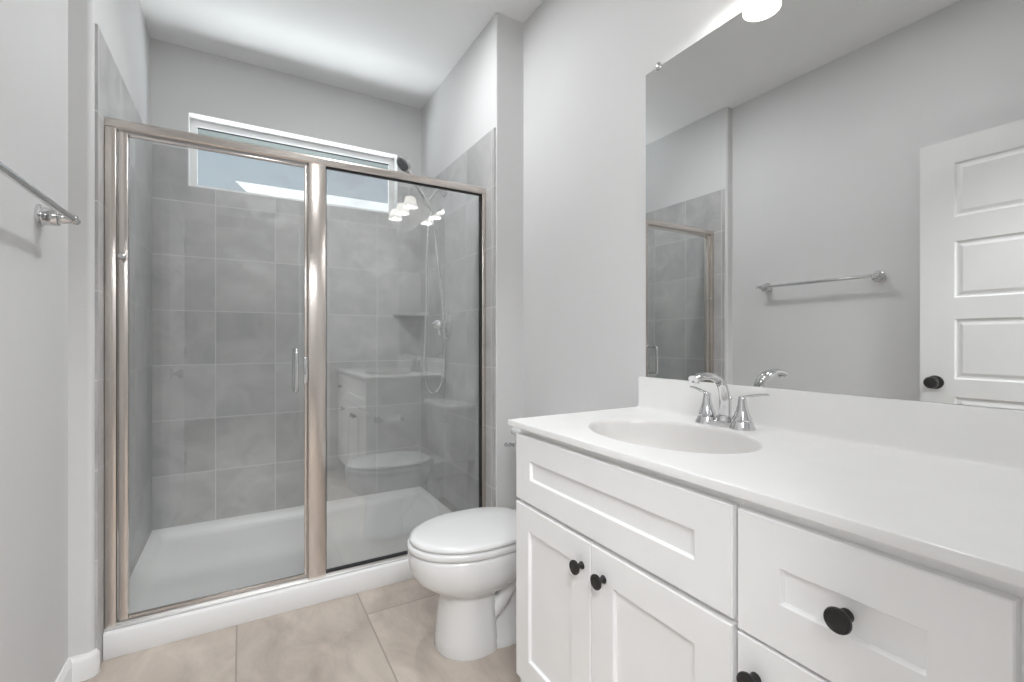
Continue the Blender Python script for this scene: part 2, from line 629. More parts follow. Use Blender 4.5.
# bedroom beyond the doorway
hw = MB()
hw.box(-2.2, -2.1, -3.6, YREAR - 0.12, 0, ZC).box(2.5, 2.6, -3.6, YREAR - 0.12, 0, ZC)
hw.box(-2.2, 2.6, -3.7, -3.6, 0, ZC)
hw.box(-2.2, XL - 0.12, YREAR - 0.13, YREAR - 0.03, 0, ZC).box(XR + 0.12, 2.6, YREAR - 0.13, YREAR - 0.03, 0, ZC)
struct(hw, 'wall_bedroom', M['wall'], 'plain walls of the bedroom beyond the doorway', 'wall', False)
struct(MB().box(-2.2, 2.6, -3.7, -0.05, -0.08, -0.002), 'floor_bedroom', M['carpet'],
       'beige carpet of the bedroom beyond the doorway', 'floor')
struct(MB().box(-2.2, 2.6, -3.7, -0.05, ZC, ZC + 0.1), 'ceiling_bedroom', M['ceiling'],
       'white ceiling of the bedroom beyond the doorway', 'ceiling')

# baseboards
BBH = 0.083


def bb_profile(d):  # (offset from wall, z)
    return [(0, 0), (d, 0), (d, BBH - 0.018), (d * 0.8, BBH - 0.010), (d * 0.55, BBH - 0.006), (d * 0.45, BBH), (0, BBH)]


prof = bb_profile(0.014)
# wall_left run, return run and rounded corner as one swept trim
path = [(XL, YREAR), (XL, YRET), (XSL - 0.018, YRET)]
pts_in = []
secs = []
# direction normals: along the left wall (+X), mitre, along the return (-Y), then around the bullnose
stations = [((XL, YREAR), (1, 0)), ((XL, YRET), (1, -1)), ((XSL - 0.018, YRET), (0, -1))]
for i in range(1, 5):
    t = i / 4 * PI / 2
    stations.append(((XSL - 0.018 + 0.018 * math.sin(t), YRET + 0.018 - 0.018 * math.cos(t)), (math.sin(t), -math.cos(t))))
for (px, py), (nx, ny) in stations:
    secs.append([(px + nx * d, py + ny * d, z) for d, z in prof])
struct(MB().loft(secs), 'baseboard_left', M['trim'], 'white baseboard along the towel bar wall and rounded wall end', 'baseboard')
secs = [[(XR - d, y, z) for d, z in prof] for y in (1.205, YRET - 0.0)]
b_ = MB().loft(secs)
secs = [[(x, YRET - d, z) for d, z in prof] for x in (XR - 0.014, XSR - 0.004)]
b_.loft(secs)
struct(b_, 'baseboard_right', M['trim'], 'white baseboard behind the toilet', 'baseboard')

# window
win = thing('window_1', ((WX0 + WX1) / 2, YB + 0.1, WZ0), 'narrow high window with white vinyl frame over the shower', 'window')
win['kind'] = 'structure'
YW = YB + 0.085
fr = MB()
fw = 0.038
ft = fw + 0.004


def yrect(a, b, c, d, y):
    return [(a, y, c), (b, y, c), (b, y, d), (a, y, d)]


fr.loft([yrect(WX0 + 0.001, WX1 - 0.001, WZ0 + 0.001, WZ1 - 0.001, YW + 0.028), yrect(WX0 + 0.001, WX1 - 0.001, WZ0 + 0.001, WZ1 - 0.001, YW),
         yrect(WX0 + fw, WX1 - fw, WZ0 + fw, WZ1 - ft, YW), yrect(WX0 + fw, WX1 - fw, WZ0 + fw, WZ1 - ft, YW + 0.028)], False, False)
fr.build('window_frame', M['vinyl'], win)
gk = MB().box(WX0 + fw, WX1 - fw, YW + 0.010, YW + 0.019, WZ1 - ft - 0.006, WZ1 - ft - 0.0005)
gk.build('glazing_gasket', M['gasket'], win)
MB().box(WX0 + fw + 0.0005, WX1 - fw - 0.0005, YW + 0.020, YW + 0.025, WZ0 + fw + 0.0005, WZ1 - ft - 0.0005).build('window_pane', M['glass_window'], win)
rv = MB()
rv.box(WX0 - 0.001, WX1 + 0.001, YB - 0.001, YW + 0.002, WZ1 - 0.004, WZ1 + 0.001)
rv.box(WX0 - 0.001, WX0 + 0.004, YB - 0.001, YW + 0.002, WZ0, WZ1)
rv.box(WX1 - 0.004, WX1 + 0.001, YB - 0.001, YW + 0.002, WZ0, WZ1)
rv.box(WX0 - 0.001, WX1 + 0.001, YB - 0.001, YW + 0.002, WZ0 - 0.001, WZ0 + 0.004)
rv.build('window_reveal', M['vinyl'], win, False)

# eave of this house above the window, and the neighbour's parapet outside
struct(MB().box(-1.5, 2.5, YB + 0.135, 4.02, 2.585, 2.75).box(-1.5, 2.5, 4.0, 4.04, 2.575, 2.80), 'trim_4', M['eave'],
       'grey green eave soffit outside above the window', 'eave', False)
nb = thing('neighbouring_house', (4.5, 9.0, 0), 'white sunlit neighbouring house top seen through the high window', 'house')
MB().box(0.5, 9, 8.25, 13, 0, 3.2).build('wall', M['stucco'], nb, False)
MB().prism([(-0.09, 8.0, 3.515), (0.18, 8.0, 3.27), (0.5, 8.0, 3.2), (9, 8.0, 3.2), (9, 8.0, 3.515)], (0, 5, 0)).build('parapet', M['stucco'], nb, False)

# ================================================================== DOOR (open, flat against the left wall)
dr = thing('door_1', (-0.395, 0.1, 0.01), 'open white five panel door with black knob, seen in the mirror', 'door')
dr['kind'] = 'structure'
DX0, DX1 = -0.412, -0.375
DY0, DY1, DZ0, DZ1 = 0.115, 0.964, 0.012, 2.098
panels = [(1.726, 1.983), (1.341, 1.61), (0.955, 1.241), (0.575, 0.871), (0.19, 0.50)]
py0, py1 = 0.235, 0.835
dm = MB()
for xa, xb in ((DX0, DX1),):
    dm.box(xa, xb, DY0, py0, DZ0, DZ1)
    dm.box(xa, xb, py1, DY1, DZ0, DZ1)
    zs = [DZ1] + [z for a, b_ in panels for z in (b_, a)] + [DZ0]
    for i in range(0, len(zs), 2):
        dm.box(xa, xb, py0, py1, zs[i + 1], zs[i])
    for a, b_ in panels:
        for s, xs in ((1, xb), (-1, xa)):
            # sticking slope, recess and raised field
            def ring(d, x):
                return [(x, py0 + d, a + d), (x, py1 - d, a + d), (x, py1 - d, b_ - d), (x, py0 + d, b_ - d)]
            dm.loft([ring(0, xs), ring(0.008, xs - s * 0.007), ring(0.016, xs - s * 0.007), ring(0.030, xs - s * 0.002)], cap0=False)
dm.build('door_leaf', M['door'], dr, False)
kx = DX1
kb = MB().lathe([(0.0, 0), (0.033, 0), (0.033, 0.006), (0.027, 0.011), (0.013, 0.012), (0.012, 0.03), (0.022, 0.036), (0.029, 0.048),
                 (0.029, 0.056), (0.024, 0.064), (0.0, 0.067)], (kx, 0.905, 0.935), (1, 0, 0), 28)
kb.build('door_knob', M['black'], dr)
for z in (0.25, 1.05, 1.85):
    MB().box(DX1 - 0.002, DX1 + 0.004, DY0 - 0.012, DY0 + 0.02, z - 0.045, z + 0.045, 0.001).tube(
        [(DX1 + 0.004, DY0 - 0.008, z - 0.048), (DX1 + 0.004, DY0 - 0.008, z + 0.048)], 0.006).build('hinge', M['black'], dr)

# ================================================================== SHOWER PAN
CT = 0.092   # curb top
PF = 2.146
pan = thing('shower_pan', (0.34, 2.7, 0), 'white acrylic shower base with raised curb in front of the glass', 'shower base')
x0, x1, yb = XSL + TK, XSR - TK, YB - TK


def rring(xa, xb, ya, yb_, z, r, k=6):
    pts = []
    for cx, cy, a0 in ((xb - r, ya + r, -90), (xb - r, yb_ - r, 0), (xa + r, yb_ - r, 90), (xa + r, ya + r, 180)):
        for i in range(k + 1):
            a = math.radians(a0 + 90 * i / k)
            pts.append((cx + r * math.cos(a), cy + r * math.sin(a), z))
    return pts


pm = MB()
cy1 = 2.245
pm.loft([rring(x0, x1, PF + 0.003, yb, 0, 0.004), rring(x0, x1, PF, yb, 0.006, 0.004), rring(x0, x1, PF, yb, CT - 0.008, 0.004), rring(x0, x1, PF + 0.003, yb, CT - 0.002, 0.004),
         rring(x0, x1, PF + 0.008, yb, CT, 0.004),
         rring(x0 + 0.004, x1 - 0.004, cy1 - 0.01, yb - 0.004, CT, 0.01),
         rring(x0 + 0.036, x1 - 0.036, cy1 + 0.004, yb - 0.036, CT - 0.012, 0.03),
         rring(x0 + 0.048, x1 - 0.048, cy1 + 0.014, yb - 0.048, CT - 0.030, 0.04),
         rring(x0 + 0.062, x1 - 0.062, cy1 + 0.026, yb - 0.062, 0.048, 0.05),
         rring(x0 + 0.095, x1 - 0.095, cy1 + 0.05, yb - 0.095, 0.040, 0.06),
         rring(0.30, 0.38, 2.66, 2.74, 0.030, 0.039)])
pm.build('base', M['acrylic'], pan, True, 35)
MB().lathe([(0.0, 0), (0.045, 0), (0.045, 0.004), (0.04, 0.006), (0.0, 0.006)], (0.34, 2.70, 0.0295), n=32).build('drain_cover', M['chrome'], pan)

# ================================================================== SHOWER ENCLOSURE
enc = thing('shower_enclosure', (0.34, YF, CT), 'brushed nickel framed glass shower front with hinged door and fixed panel', 'shower enclosure')
HZ0, HZ1 = 1.908, 1.947
fy0, fy1 = YF - 0.022, YF + 0.022
xa, xb = XSL + TK, XSR - TK
hd = MB()
hp = [(fy0 + 0.006, HZ0), (fy0, HZ0 + 0.006), (fy0, HZ1 - 0.012), (fy0 + 0.006, HZ1 - 0.004), (YF - 0.008, HZ1), (YF + 0.008, HZ1), (fy1 - 0.006, HZ1 - 0.004),
      (fy1, HZ1 - 0.012), (fy1, HZ0 + 0.006), (fy1 - 0.006, HZ0)]
hd.prism([(xa, y, z) for y, z in hp], (xb - xa, 0, 0))
hd.build('header', M['nickel'], enc, True, 25)
MB().box(xa, xa + 0.034, fy0, fy1, CT, HZ0 + 0.002, 0.004).build('jamb', M['nickel'], enc)
MB().box(xb - 0.023, xb, fy0, fy1, CT, HZ0 + 0.002, 0.004).build('jamb', M['nickel'], enc)
# centre post
CX0, CX1 = 0.247, 0.320
MB().box(CX0, CX1, fy0 - 0.001, fy1 + 0.001, CT + 0.001, HZ0 + 0.002, 0.006).build('center_post', M['nickel'], enc)
# threshold track
st = MB()
st.prism([(xa, y, z) for y, z in [(fy0 - 0.002, CT), (fy0 - 0.002, CT + 0.006), (fy0 + 0.002, CT + 0.010), (YF - 0.010, CT + 0.010), (YF - 0.010, CT + 0.018), (YF + 0.010, CT + 0.018),
                                  (YF + 0.010, CT + 0.010), (fy1, CT + 0.008), (fy1, CT)]], (xb - xa, 0, 0))
st.build('sill_track', M['satin'], enc, False)
# fixed panel and its black seals
gx0, gx1 = CX1 - 0.006, xb - 0.018
MB().box(gx0, gx1, YF - 0.003, YF + 0.003, CT + 0.02, HZ0 + 0.006).build('fixed_panel', M['glass_fixed'], enc)
MB().box(CX1 - 0.001, xb - 0.022, YF - 0.010, YF + 0.006, HZ0 - 0.006, HZ0 + 0.004).build('gasket', M['gasket'], enc)
MB().box(xb - 0.029, xb - 0.022, YF - 0.014, YF + 0.006, CT + 0.026, HZ0).build('gasket', M['gasket'], enc)
MB().box(CX1 - 0.001, xb - 0.022, YF - 0.012, YF + 0.006, CT + 0.0165, CT + 0.026).build('gasket', M['gasket'], enc)
MB().box(CX1 - 0.002, CX1 + 0.003, YF - 0.010, YF + 0.006, CT + 0.022, HZ0).build('gasket', M['gasket'], enc)
# door
dx0, dx1 = xa + 0.039, CX0 - 0.003
dz0, dz1 = CT + 0.022, HZ0 - 0.008
door = MB().box(dx0 + 0.02, dx1 - 0.006, YF - 0.003, YF + 0.003, dz0 + 0.004, dz1 - 0.002).build('door', M['glass_door'], enc)
MB().box(dx0, dx0 + 0.027, YF - 0.016, YF + 0.014, dz0, dz1, 0.003).build('door_stile', M['nickel'], door)
MB().box(dx0 + 0.027, dx1, YF - 0.006, YF + 0.006, dz1 - 0.010, dz1, 0.0015).build('door_rail', M['nickel'], door)
MB().box(dx0 + 0.027, dx1, YF - 0.009, YF + 0.009, dz0 - 0.002, dz0 + 0.010, 0.002).build('drip_rail', M['nickel'], door)
MB().box(dx1 - 0.010, dx1 + 0.001, YF - 0.007, YF + 0.007, dz0, dz1, 0.002).build('strike_edge', M['nickel'], door)
hx = 0.198
MB().tube([(hx, YF - 0.003, 1.098), (hx, YF - 0.036, 1.098), (hx, YF - 0.048, 1.092), (hx, YF - 0.053, 1.078), (hx, YF - 0.053, 0.942), (hx, YF - 0.048, 0.928),
           (hx, YF - 0.036, 0.922), (hx, YF - 0.003, 0.922)], 0.0085, 16, 4).build('handle', M['chrome'], door)
MB().tube([(hx, YF + 0.003, 1.098), (hx, YF + 0.036, 1.098), (hx, YF + 0.048, 1.092), (hx, YF + 0.053, 1.078), (hx, YF + 0.053, 0.942), (hx, YF + 0.048, 0.928),
           (hx, YF + 0.036, 0.922), (hx, YF + 0.003, 0.922)], 0.0085, 16, 4).build('handle', M['chrome'], door)
MB().box(dx1 - 0.013, dx1 + 0.002, YF - 0.017, YF + 0.002, 0.952, 1.066, 0.002).build('latch_plate', M['chrome'], door)
MB().lathe([(0, 0), (0.008, 0), (0.007, 0.012), (0.012, 0.018), (0.013, 0.024), (0.010, 0.030), (0, 0.032)], (dx0 + 0.0135, YF - 0.015, 1.443), (0, -1, 0), 20).build('knob', M['chrome'], door)

# ================================================================== HAND SHOWER
SY = 2.73
XT = XSR - TK + 0.001
hs = thing('hand_shower', (XT, SY, 2.07), 'chrome hand shower with looping hose on the tiled wall above the valve', 'hand shower')
MB().lathe([(0, 0), (0.032, 0), (0.031, 0.005), (0.022, 0.012), (0.014, 0.016), (0, 0.016)], (XT, SY, 2.075), (-1, 0, 0), 28).build('flange', M['chrome'], hs)
MB().tube([(XT, SY, 2.075), (1.075, SY, 2.078), (1.05, SY, 2.072), (1.02, SY, 2.035), (1.005, SY, 2.012)], 0.0105, 14, 5).build('arm', M['chrome'], hs)
hold = Vector((0.990, SY - 0.01, 1.985))
hb = MB().sphere((1.002, SY, 2.008), 0.019)
hb.tube([(1.002, SY, 2.008), tuple(hold)], 0.014, 14)
hb.lathe([(0, -0.02), (0.021, -0.02), (0.022, 0.02), (0, 0.02)], tuple(hold), (-0.55, 0, 0.83), 20)
hb.build('holder', M['chrome'], hs)
# wand
wdir = Vector((-0.57, -0.02, 0.80)).normalized()
w0 = hold - wdir * 0.05
wp = [w0, hold, hold + wdir * 0.10, hold + wdir * 0.17, hold + wdir * 0.215 + Vector((-0.004, 0, 0.004))]
wand = MB().tube([tuple(p) for p in wp], [0.012, 0.0150, 0.0160, 0.0170, 0.024], 18, 4)
hc = Vector(hold + wdir * 0.262)
hn = Vector((-0.74, -0.22, -0.64)).normalized()
wand.lathe([(0, -0.034), (0.020, -0.032), (0.038, -0.020), (0.047, -0.006), (0.050, 0.006), (0.047, 0.014), (0.0, 0.014)], tuple(hc), tuple(hn), 32)
wd = wand.build('wand', M['chrome'], hs)
fc = MB().lathe([(0, 0), (0.040, 0), (0.040, 0.003), (0.038, 0.004), (0, 0.0045)], tuple(hc + hn * 0.013), tuple(hn), 32)
uu = hn.orthogonal().normalized()
vv = hn.cross(uu)
for rr_, k_ in ((0.012, 6), (0.023, 12), (0.033, 18)):
    for i in range(k_):
        a = 2 * PI * i / k_
        fc.lathe([(0, 0), (0.0022, 0), (0.0014, 0.003), (0, 0.003)], tuple(hc + hn * 0.017 + uu * rr_ * math.cos(a) + vv * rr_ * math.sin(a)), tuple(hn), 8)
fc.build('spray_face', M['nozzle'], wd)
hose = [tuple(w0), (1.005, SY - 0.012, 1.90), (0.985, SY - 0.02, 1.80), (0.978, SY - 0.02, 1.60), (0.976, SY - 0.02, 1.35), (0.968, SY - 0.02, 1.12), (0.962, SY - 0.02, 1.0),
        (0.970, SY - 0.02, 0.90), (0.995, SY - 0.02, 0.835), (1.03, SY - 0.02, 0.815), (1.065, SY - 0.02, 0.85), (1.088, SY - 0.018, 0.93), (1.096, SY - 0.018, 1.03),
        (1.088, SY - 0.03, 1.16), (1.080, SY - 0.045, 1.26), (1.070, SY - 0.03, 1.45), (1.055, SY - 0.01, 1.62), (1.04, SY, 1.80), (1.02, SY, 1.93), (1.005, SY, 1.995)]
MB().tube(hose, 0.0066, 10, 6).build('hose', M['hose'], hs)

vl = thing('shower_valve', (XT, 2.71, 1.235), 'round chrome shower valve plate with lever knob on the tiled wall', 'shower valve')
MB().lathe([(0, 0), (0.088, 0), (0.088, 0.004), (0.080, 0.010), (0.040, 0.014), (0.030, 0.016), (0, 0.016)], (XT, 2.71, 1.237), (-1, 0, 0), 40).build('escutcheon', M['chrome'], vl)
vk = MB().lathe([(0, 0.012), (0.026, 0.012), (0.024, 0.035), (0.034, 0.040), (0.036, 0.052), (0.030, 0.070), (0.014, 0.094), (0.006, 0.100), (0, 0.100)], (XT, 2.71, 1.237), (-1, 0, 0), 28)
vk.tube([(XT - 0.05, 2.71, 1.232), (XT - 0.055, 2.70, 1.205), (XT - 0.052, 2.692, 1.172)], [0.010, 0.0085, 0.007], 12, 4)
vk.build('knob', M['chrome'], vl)

cs = MB()
pts = [(XSR - TK, YB - TK, 1.312), (0.905, YB - TK, 1.312)]
for i in range(1, 8):
    t = i / 8
    pts.append((0.905 + (XSR - TK - 0.905) * t, YB - TK - 0.165 * t - 0.03 * math.sin(PI * t), 1.312))
pts.append((XSR - TK, YB - TK - 0.165, 1.312))
cs.prism(pts, (0, 0, 0.022), 0.003)
tag(cs.build('corner_shelf', M['tile_back'], None), 'small grey tile shelf in the far corner of the shower', 'shelf')

# ================================================================== TOILET
TY = 1.605
to = thing('toilet', (0.85, TY, 0), 'white two piece toilet with closed lid between shower and vanity', 'toilet')


def egg(xf, xb_, w, z, n=48, cx=None, pb=2.6):
    """Elongated outline: round front, squarer back."""
    xf += 0.016
    xb_ += 0.016 if xb_ < 1.05 else 0
    c = (cx if cx is not None else xf + (xb_ - xf) * 0.52) + 0.016
    pts = []
    for i in range(n):
        t = 2 * PI * i / n
        cc, ss = math.cos(t), math.sin(t)
        if cc >= 0:   # front (towards -X)
            pts.append((c - (c - xf) * cc, TY + w * ss, z))
        else:
            q = 2 / pb
            pts.append((c + (xb_ - c) * abs(cc) ** q, TY + w * math.copysign(abs(ss) ** q, ss), z))
    return pts


bo = MB()
bo.loft([egg(0.602, 0.815, 0.120, 0.0, cx=0.725, pb=4), egg(0.598, 0.815, 0.122, 0.008, cx=0.725, pb=4), egg(0.603, 0.812, 0.119, 0.05, cx=0.725, pb=4),
         egg(0.611, 0.808, 0.114, 0.13, cx=0.725, pb=4),
         egg(0.617, 0.812, 0.111, 0.20, cx=0.725, pb=3.6), egg(0.610, 0.83, 0.115, 0.216, cx=0.728, pb=3.2), egg(0.588, 0.88, 0.132, 0.229, cx=0.735, pb=3),
         egg(0.551, 0.93, 0.157, 0.250, cx=0.742),
         egg(0.522, 0.97, 0.174, 0.278, cx=0.748), egg(0.506, 0.99, 0.182, 0.312, cx=0.75), egg(0.500, 1.0, 0.185, 0.345, cx=0.75),
         egg(0.499, 1.002, 0.185, 0.366, cx=0.75), egg(0.502, 1.0, 0.182, 0.375, cx=0.75), egg(0.512, 0.995, 0.174, 0.378, cx=0.75)])
# rear body, foot and trapway bulge
bo.loft([egg(0.70, 1.06, 0.115, 0.0, cx=0.86, pb=4), egg(0.70, 1.06, 0.115, 0.03, cx=0.86, pb=4), egg(0.72, 1.05, 0.085, 0.05, cx=0.86, pb=4),
         egg(0.72, 1.05, 0.078, 0.16, cx=0.86, pb=4), egg(0.72, 1.06, 0.082, 0.24, cx=0.86, pb=4), egg(0.70, 1.10, 0.11, 0.30, cx=0.86, pb=4)])
for s in (-1, 1):
    bo.tube([(0.80, TY + s * 0.068, 0.115), (0.84, TY + s * 0.072, 0.16), (0.89, TY + s * 0.072, 0.225), (0.95, TY + s * 0.072, 0.24), (1.0, TY + s * 0.07, 0.19),
             (1.02, TY + s * 0.066, 0.10), (1.02, TY + s * 0.06, 0.0)], [0.030, 0.036, 0.038, 0.038, 0.038, 0.038, 0.038], 16, 4)
# shelf carrying the tank
bo.box(0.93, 1.245, TY - 0.105, TY + 0.105, 0.29, 0.396, 0.02, 3)
bo.build('bowl', M['porcelain'], to, True, 60)
for s in (-1, 1):
    MB().lathe([(0.0145, 0), (0.0145, 0.006), (0.010, 0.014), (0, 0.017)], (0.93, TY + s * 0.099, 0.030), n=18).build('bolt_cap', M['porcelain'], to)
sm = MB()
sm.loft([egg(0.502, 0.985, 0.183, 0.380, cx=0.75), egg(0.497, 0.988, 0.187, 0.384, cx=0.75), egg(0.497, 0.988, 0.187, 0.400, cx=0.75), egg(0.502, 0.985, 0.183, 0.4045, cx=0.75)])
sm.build('seat', M['seatplastic'], to, True, 60)
lm = MB()
lm.loft([egg(0.510, 0.985, 0.179, 0.4075, cx=0.75), egg(0.505, 0.989, 0.184, 0.411, cx=0.75), egg(0.505, 0.989, 0.184, 0.418, cx=0.75), egg(0.511, 0.985, 0.179, 0.425, cx=0.75),
         egg(0.53, 0.97, 0.163, 0.4295, cx=0.75), egg(0.62, 0.90, 0.09, 0.433, cx=0.755), egg(0.72, 0.80, 0.02, 0.434, cx=0.76)])
lm.build('lid', M['seatplastic'], to, True, 60)
for s in (-1, 1):
    MB().box(0.972, 1.012, TY + s * 0.075 - 0.022, TY + s * 0.075 + 0.022, 0.385, 0.420, 0.007, 3).build('hinge', M['seatplastic'], to)
tk = MB()


def trect(xa_, xb_, w, z, r=0.03):
    return rring(xa_, xb_, TY - w, TY + w, z, r)


tk.loft([trect(1.085, 1.255, 0.180, 0.397), trect(1.075, 1.258, 0.195, 0.41), trect(1.068, 1.262, 0.206, 0.55), trect(1.064, 1.264, 0.212, 0.712)])
tk.build('tank', M['porcelain'], to, True, 60)
tl = MB()
tl.loft([trect(1.056, 1.268, 0.218, 0.713), trect(1.050, 1.270, 0.224, 0.718), trect(1.050, 1.270, 0.224, 0.738), trect(1.056, 1.266, 0.218, 0.747), trect(1.075, 1.25, 0.20, 0.750)])
tl.build('tank_lid', M['porcelain'], to, True, 60)
fl = MB().lathe([(0, 0), (0.014, 0), (0.014, 0.008), (0.008, 0.012), (0.008, 0.022), (0, 0.022)], (1.0655, TY + 0.165, 0.672), (-1, 0, 0), 18)
fl.tube([(1.046, TY + 0.168, 0.672), (1.042, TY + 0.19, 0.670), (1.040, TY + 0.222, 0.664), (1.042, TY + 0.236, 0.660)], [0.009, 0.010, 0.011, 0.008], 12, 3)
fl.build('flush_lever', M['chrome'], to)

# ================================================================== VANITY
VF = 0.7205      # door faces
FFX = VF + 0.020  # face frame
VY0, VY1 = YREAR + 0.012, 1.214
CZ = 0.8937      # counter top
CTH = 0.019
va = thing('vanity_cabinet', (1.0, 0.65, 0), 'white shaker vanity cabinet with black knobs under the sink counter', 'vanity cabinet')
bd = MB()
ZT = CZ - CTH
bd.box(FFX, FFX + 0.02, VY0, VY1 - 0.018, 0.105, ZT)                     # face frame
bd.box(FFX + 0.02, XR - 0.001, VY0, VY1 - 0.018, 0.105, 0.123)            # bottom
bd.box(XR - 0.010, XR - 0.001, VY0, VY1 - 0.018, 0.123, ZT)               # back
bd.box(FFX + 0.02, XR - 0.010, VY0, VY0 + 0.018, 0.123, ZT)               # far end
bd.box(FFX + 0.075, FFX + 0.09, VY0, VY1 - 0.018, 0.0, 0.105)             # toe kick
bd.box(FFX - 0.0005, XR - 0.001, VY1 - 0.018, VY1, 0.0, ZT, 0.001)       # end panel to floor
bd.build('body', M['cab'], va, False)


def shaker(name, y0, y1, z0, z1, py0_, py1_, pz0, pz1, parent, depth=0.009, bev=0.0018):
    """Slab with a sunk flat panel; faces -X."""
    m = MB()
    xk = FFX - 0.0008
    xf = VF

    def rect(a, b, c, d, x):
        return [(x, a, c), (x, b, c), (x, b, d), (x, a, d)]
    e = 0.0035
    m.loft([rect(y0, y1, z0, z1, xk), rect(y0, y1, z0, z1, xf + bev), rect(y0 + bev, y1 - bev, z0 + bev, z1 - bev, xf),
            rect(py0_, py1_, pz0, pz1, xf), rect(py0_ + 0.0012, py1_ - 0.0012, pz0 + 0.0012, pz1 - 0.0012, xf + 0.0012),
            rect(py0_ + e, py1_ - e, pz0 + e, pz1 - e, xf + depth)])
    return m.build(name, M['cab'], parent, False)


def knob(y, z, parent, name='knob'):
    return MB().lathe([(0, -0.001), (0.0095, -0.001), (0.0095, 0.002), (0.0065, 0.006), (0.0060, 0.014), (0.0075, 0.018), (0.0165, 0.0205), (0.0175, 0.0235),
                       (0.0165, 0.0265), (0.0145, 0.0268), (0.013, 0.0255), (0.0, 0.0262)], (VF, y, z), (-1, 0, 0), 28).build(name, M['black'], parent)


shaker('false_drawer_front', 0.4905, 1.2085, 0.6625, 0.8555, 0.566, 1.132, 0.731, 0.787, va)
d1 = shaker('door', 0.8615, 1.2085, 0.125, 0.6505, 0.936, 1.139, 0.20, 0.582, va)
knob(0.8925, 0.586, d1)
d2 = shaker('door', 0.4905, 0.8585, 0.125, 0.6505, 0.566, 0.784, 0.20, 0.578, va)
knob(0.8135, 0.586, d2)
d3 = shaker('drawer', 0.1565, 0.4805, 0.6525, 0.8540, 0.231, 0.410, 0.7265, 0.783, va)
knob(0.318, 0.757, d3)
d4 = shaker('door', 0.1565, 0.4805, 0.125, 0.6475, 0.231, 0.405, 0.20, 0.573, va)
knob(0.448, 0.588, d4)

# countertop with integral basin
ct = thing('countertop', (1.0, 0.65, CZ), 'white cultured marble counter with oval sink on the vanity', 'countertop')
cx0, cx1, cyy0, cyy1 = 0.7115, XR - 0.001, YREAR + 0.004, 1.243
SX, SYc, SA, SB = 0.965, 0.845, 0.173, 0.240
n = 96


def oval(a, b, z, cx=SX, cy=SYc):
    return [(cx + a * math.cos(2 * PI * i / n), cy + b * math.sin(2 * PI * i / n), z) for i in range(n)]


def rect_ring(ax, bx, ay, by, z):
    """Rectangle sampled along rays from the basin centre so it can be lofted to the oval."""
    pts = []
    cs_ = [math.atan2((y - SYc) / SB, (x - SX) / SA) for x in (ax, bx) for y in (ay, by)]
    angs = [2 * PI * i / n for i in range(n)]
    for x, y in ((ax, ay), (ax, by), (bx, ay), (bx, by)):   # snap the nearest ray onto each corner
        t = math.atan2((y - SYc) / SB, (x - SX) / SA) % (2 * PI)
        k = min(range(n), key=lambda q: abs(((2 * PI * q / n) - t + PI) % (2 * PI) - PI))
        angs[k] = t
    for t in angs:
        dx, dy = SA * math.cos(t), SB * math.sin(t)
        s = 1e9
        if dx > 1e-9: s = min(s, (bx - SX) / dx)
        if dx < -1e-9: s = min(s, (ax - SX) / dx)
        if dy > 1e-9: s = min(s, (by - SYc) / dy)
        if dy < -1e-9: s = min(s, (ay - SYc) / dy)
        pts.append((SX + dx * s, SYc + dy * s, z))
    return pts


cm = MB()
basin = []
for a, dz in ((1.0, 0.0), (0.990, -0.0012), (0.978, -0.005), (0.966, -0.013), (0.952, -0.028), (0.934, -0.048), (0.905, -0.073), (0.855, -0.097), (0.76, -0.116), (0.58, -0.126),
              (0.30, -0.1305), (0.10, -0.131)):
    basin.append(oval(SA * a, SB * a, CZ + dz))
cm.loft([oval(SA * 1.06, SB * 1.05, CZ - CTH), rect_ring(cx0 + 0.001, cx1, cyy0, cyy1 - 0.001, CZ - CTH), rect_ring(cx0, cx1, cyy0, cyy1, CZ - CTH + 0.002), rect_ring(cx0, cx1, cyy0, cyy1, CZ - 0.004),
         rect_ring(cx0 + 0.001, cx1, cyy0, cyy1 - 0.001, CZ - 0.001), rect_ring(cx0 + 0.004, cx1, cyy0, cyy1 - 0.004, CZ), rect_ring(cx0 + 0.006, cx1 - 0.001, cyy0 + 0.001, cyy1 - 0.006, CZ), oval(SA * 1.012, SB * 1.010, CZ), oval(SA, SB, CZ)], cap0=False, cap1=False)
# outer skin of the bowl
cm.loft([oval(SA * 1.06, SB * 1.05, CZ - CTH), oval(SA * 0.98, SB * 0.98, CZ - 0.07), oval(SA * 0.72, SB * 0.72, CZ - 0.13), oval(SA * 0.2, SB * 0.2, CZ - 0.145)], cap0=False)
cm.build('slab', M['marble'], ct, True, 24)
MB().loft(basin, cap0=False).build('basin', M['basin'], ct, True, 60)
bs = MB()
secs = []
BX = XR - 0.020
for y in (cyy0, 1.235 - 0.002, 1.235):
    e = 0.002 if y == 1.235 else 0.0
    secs.append([(XR - 0.001, y, CZ - 0.002), (BX - 0.012 + e, y, CZ - 0.0005), (BX - 0.004 + e, y, CZ + 0.003), (BX + e, y, CZ + 0.012), (BX + e, y, 1.000 - e), (BX + 0.0012 + e, y, 1.0030 - e),
                 (BX + 0.004 + e, y, 1.0042 - e), (XR - 0.001, y, 1.0042 - e)])
bs.loft(secs)
bs.build('backsplash', M['marble'], ct, True, 35)
MB().lathe([(0.0, 0.004), (0.019, 0.005), (0.021, 0.002), (0.029, 0.003), (0.031, 0.0), (0.0, -0.001)], (SX, SYc, CZ - 0.131), n=28).build('drain', M['chrome'], ct)

# ================================================================== FAUCET
FX, FY = 1.192, 0.836
fa = thing('faucet', (FX, FY, CZ), 'chrome two handle faucet with arched spout on the sink counter', 'faucet')
bp_ = MB()


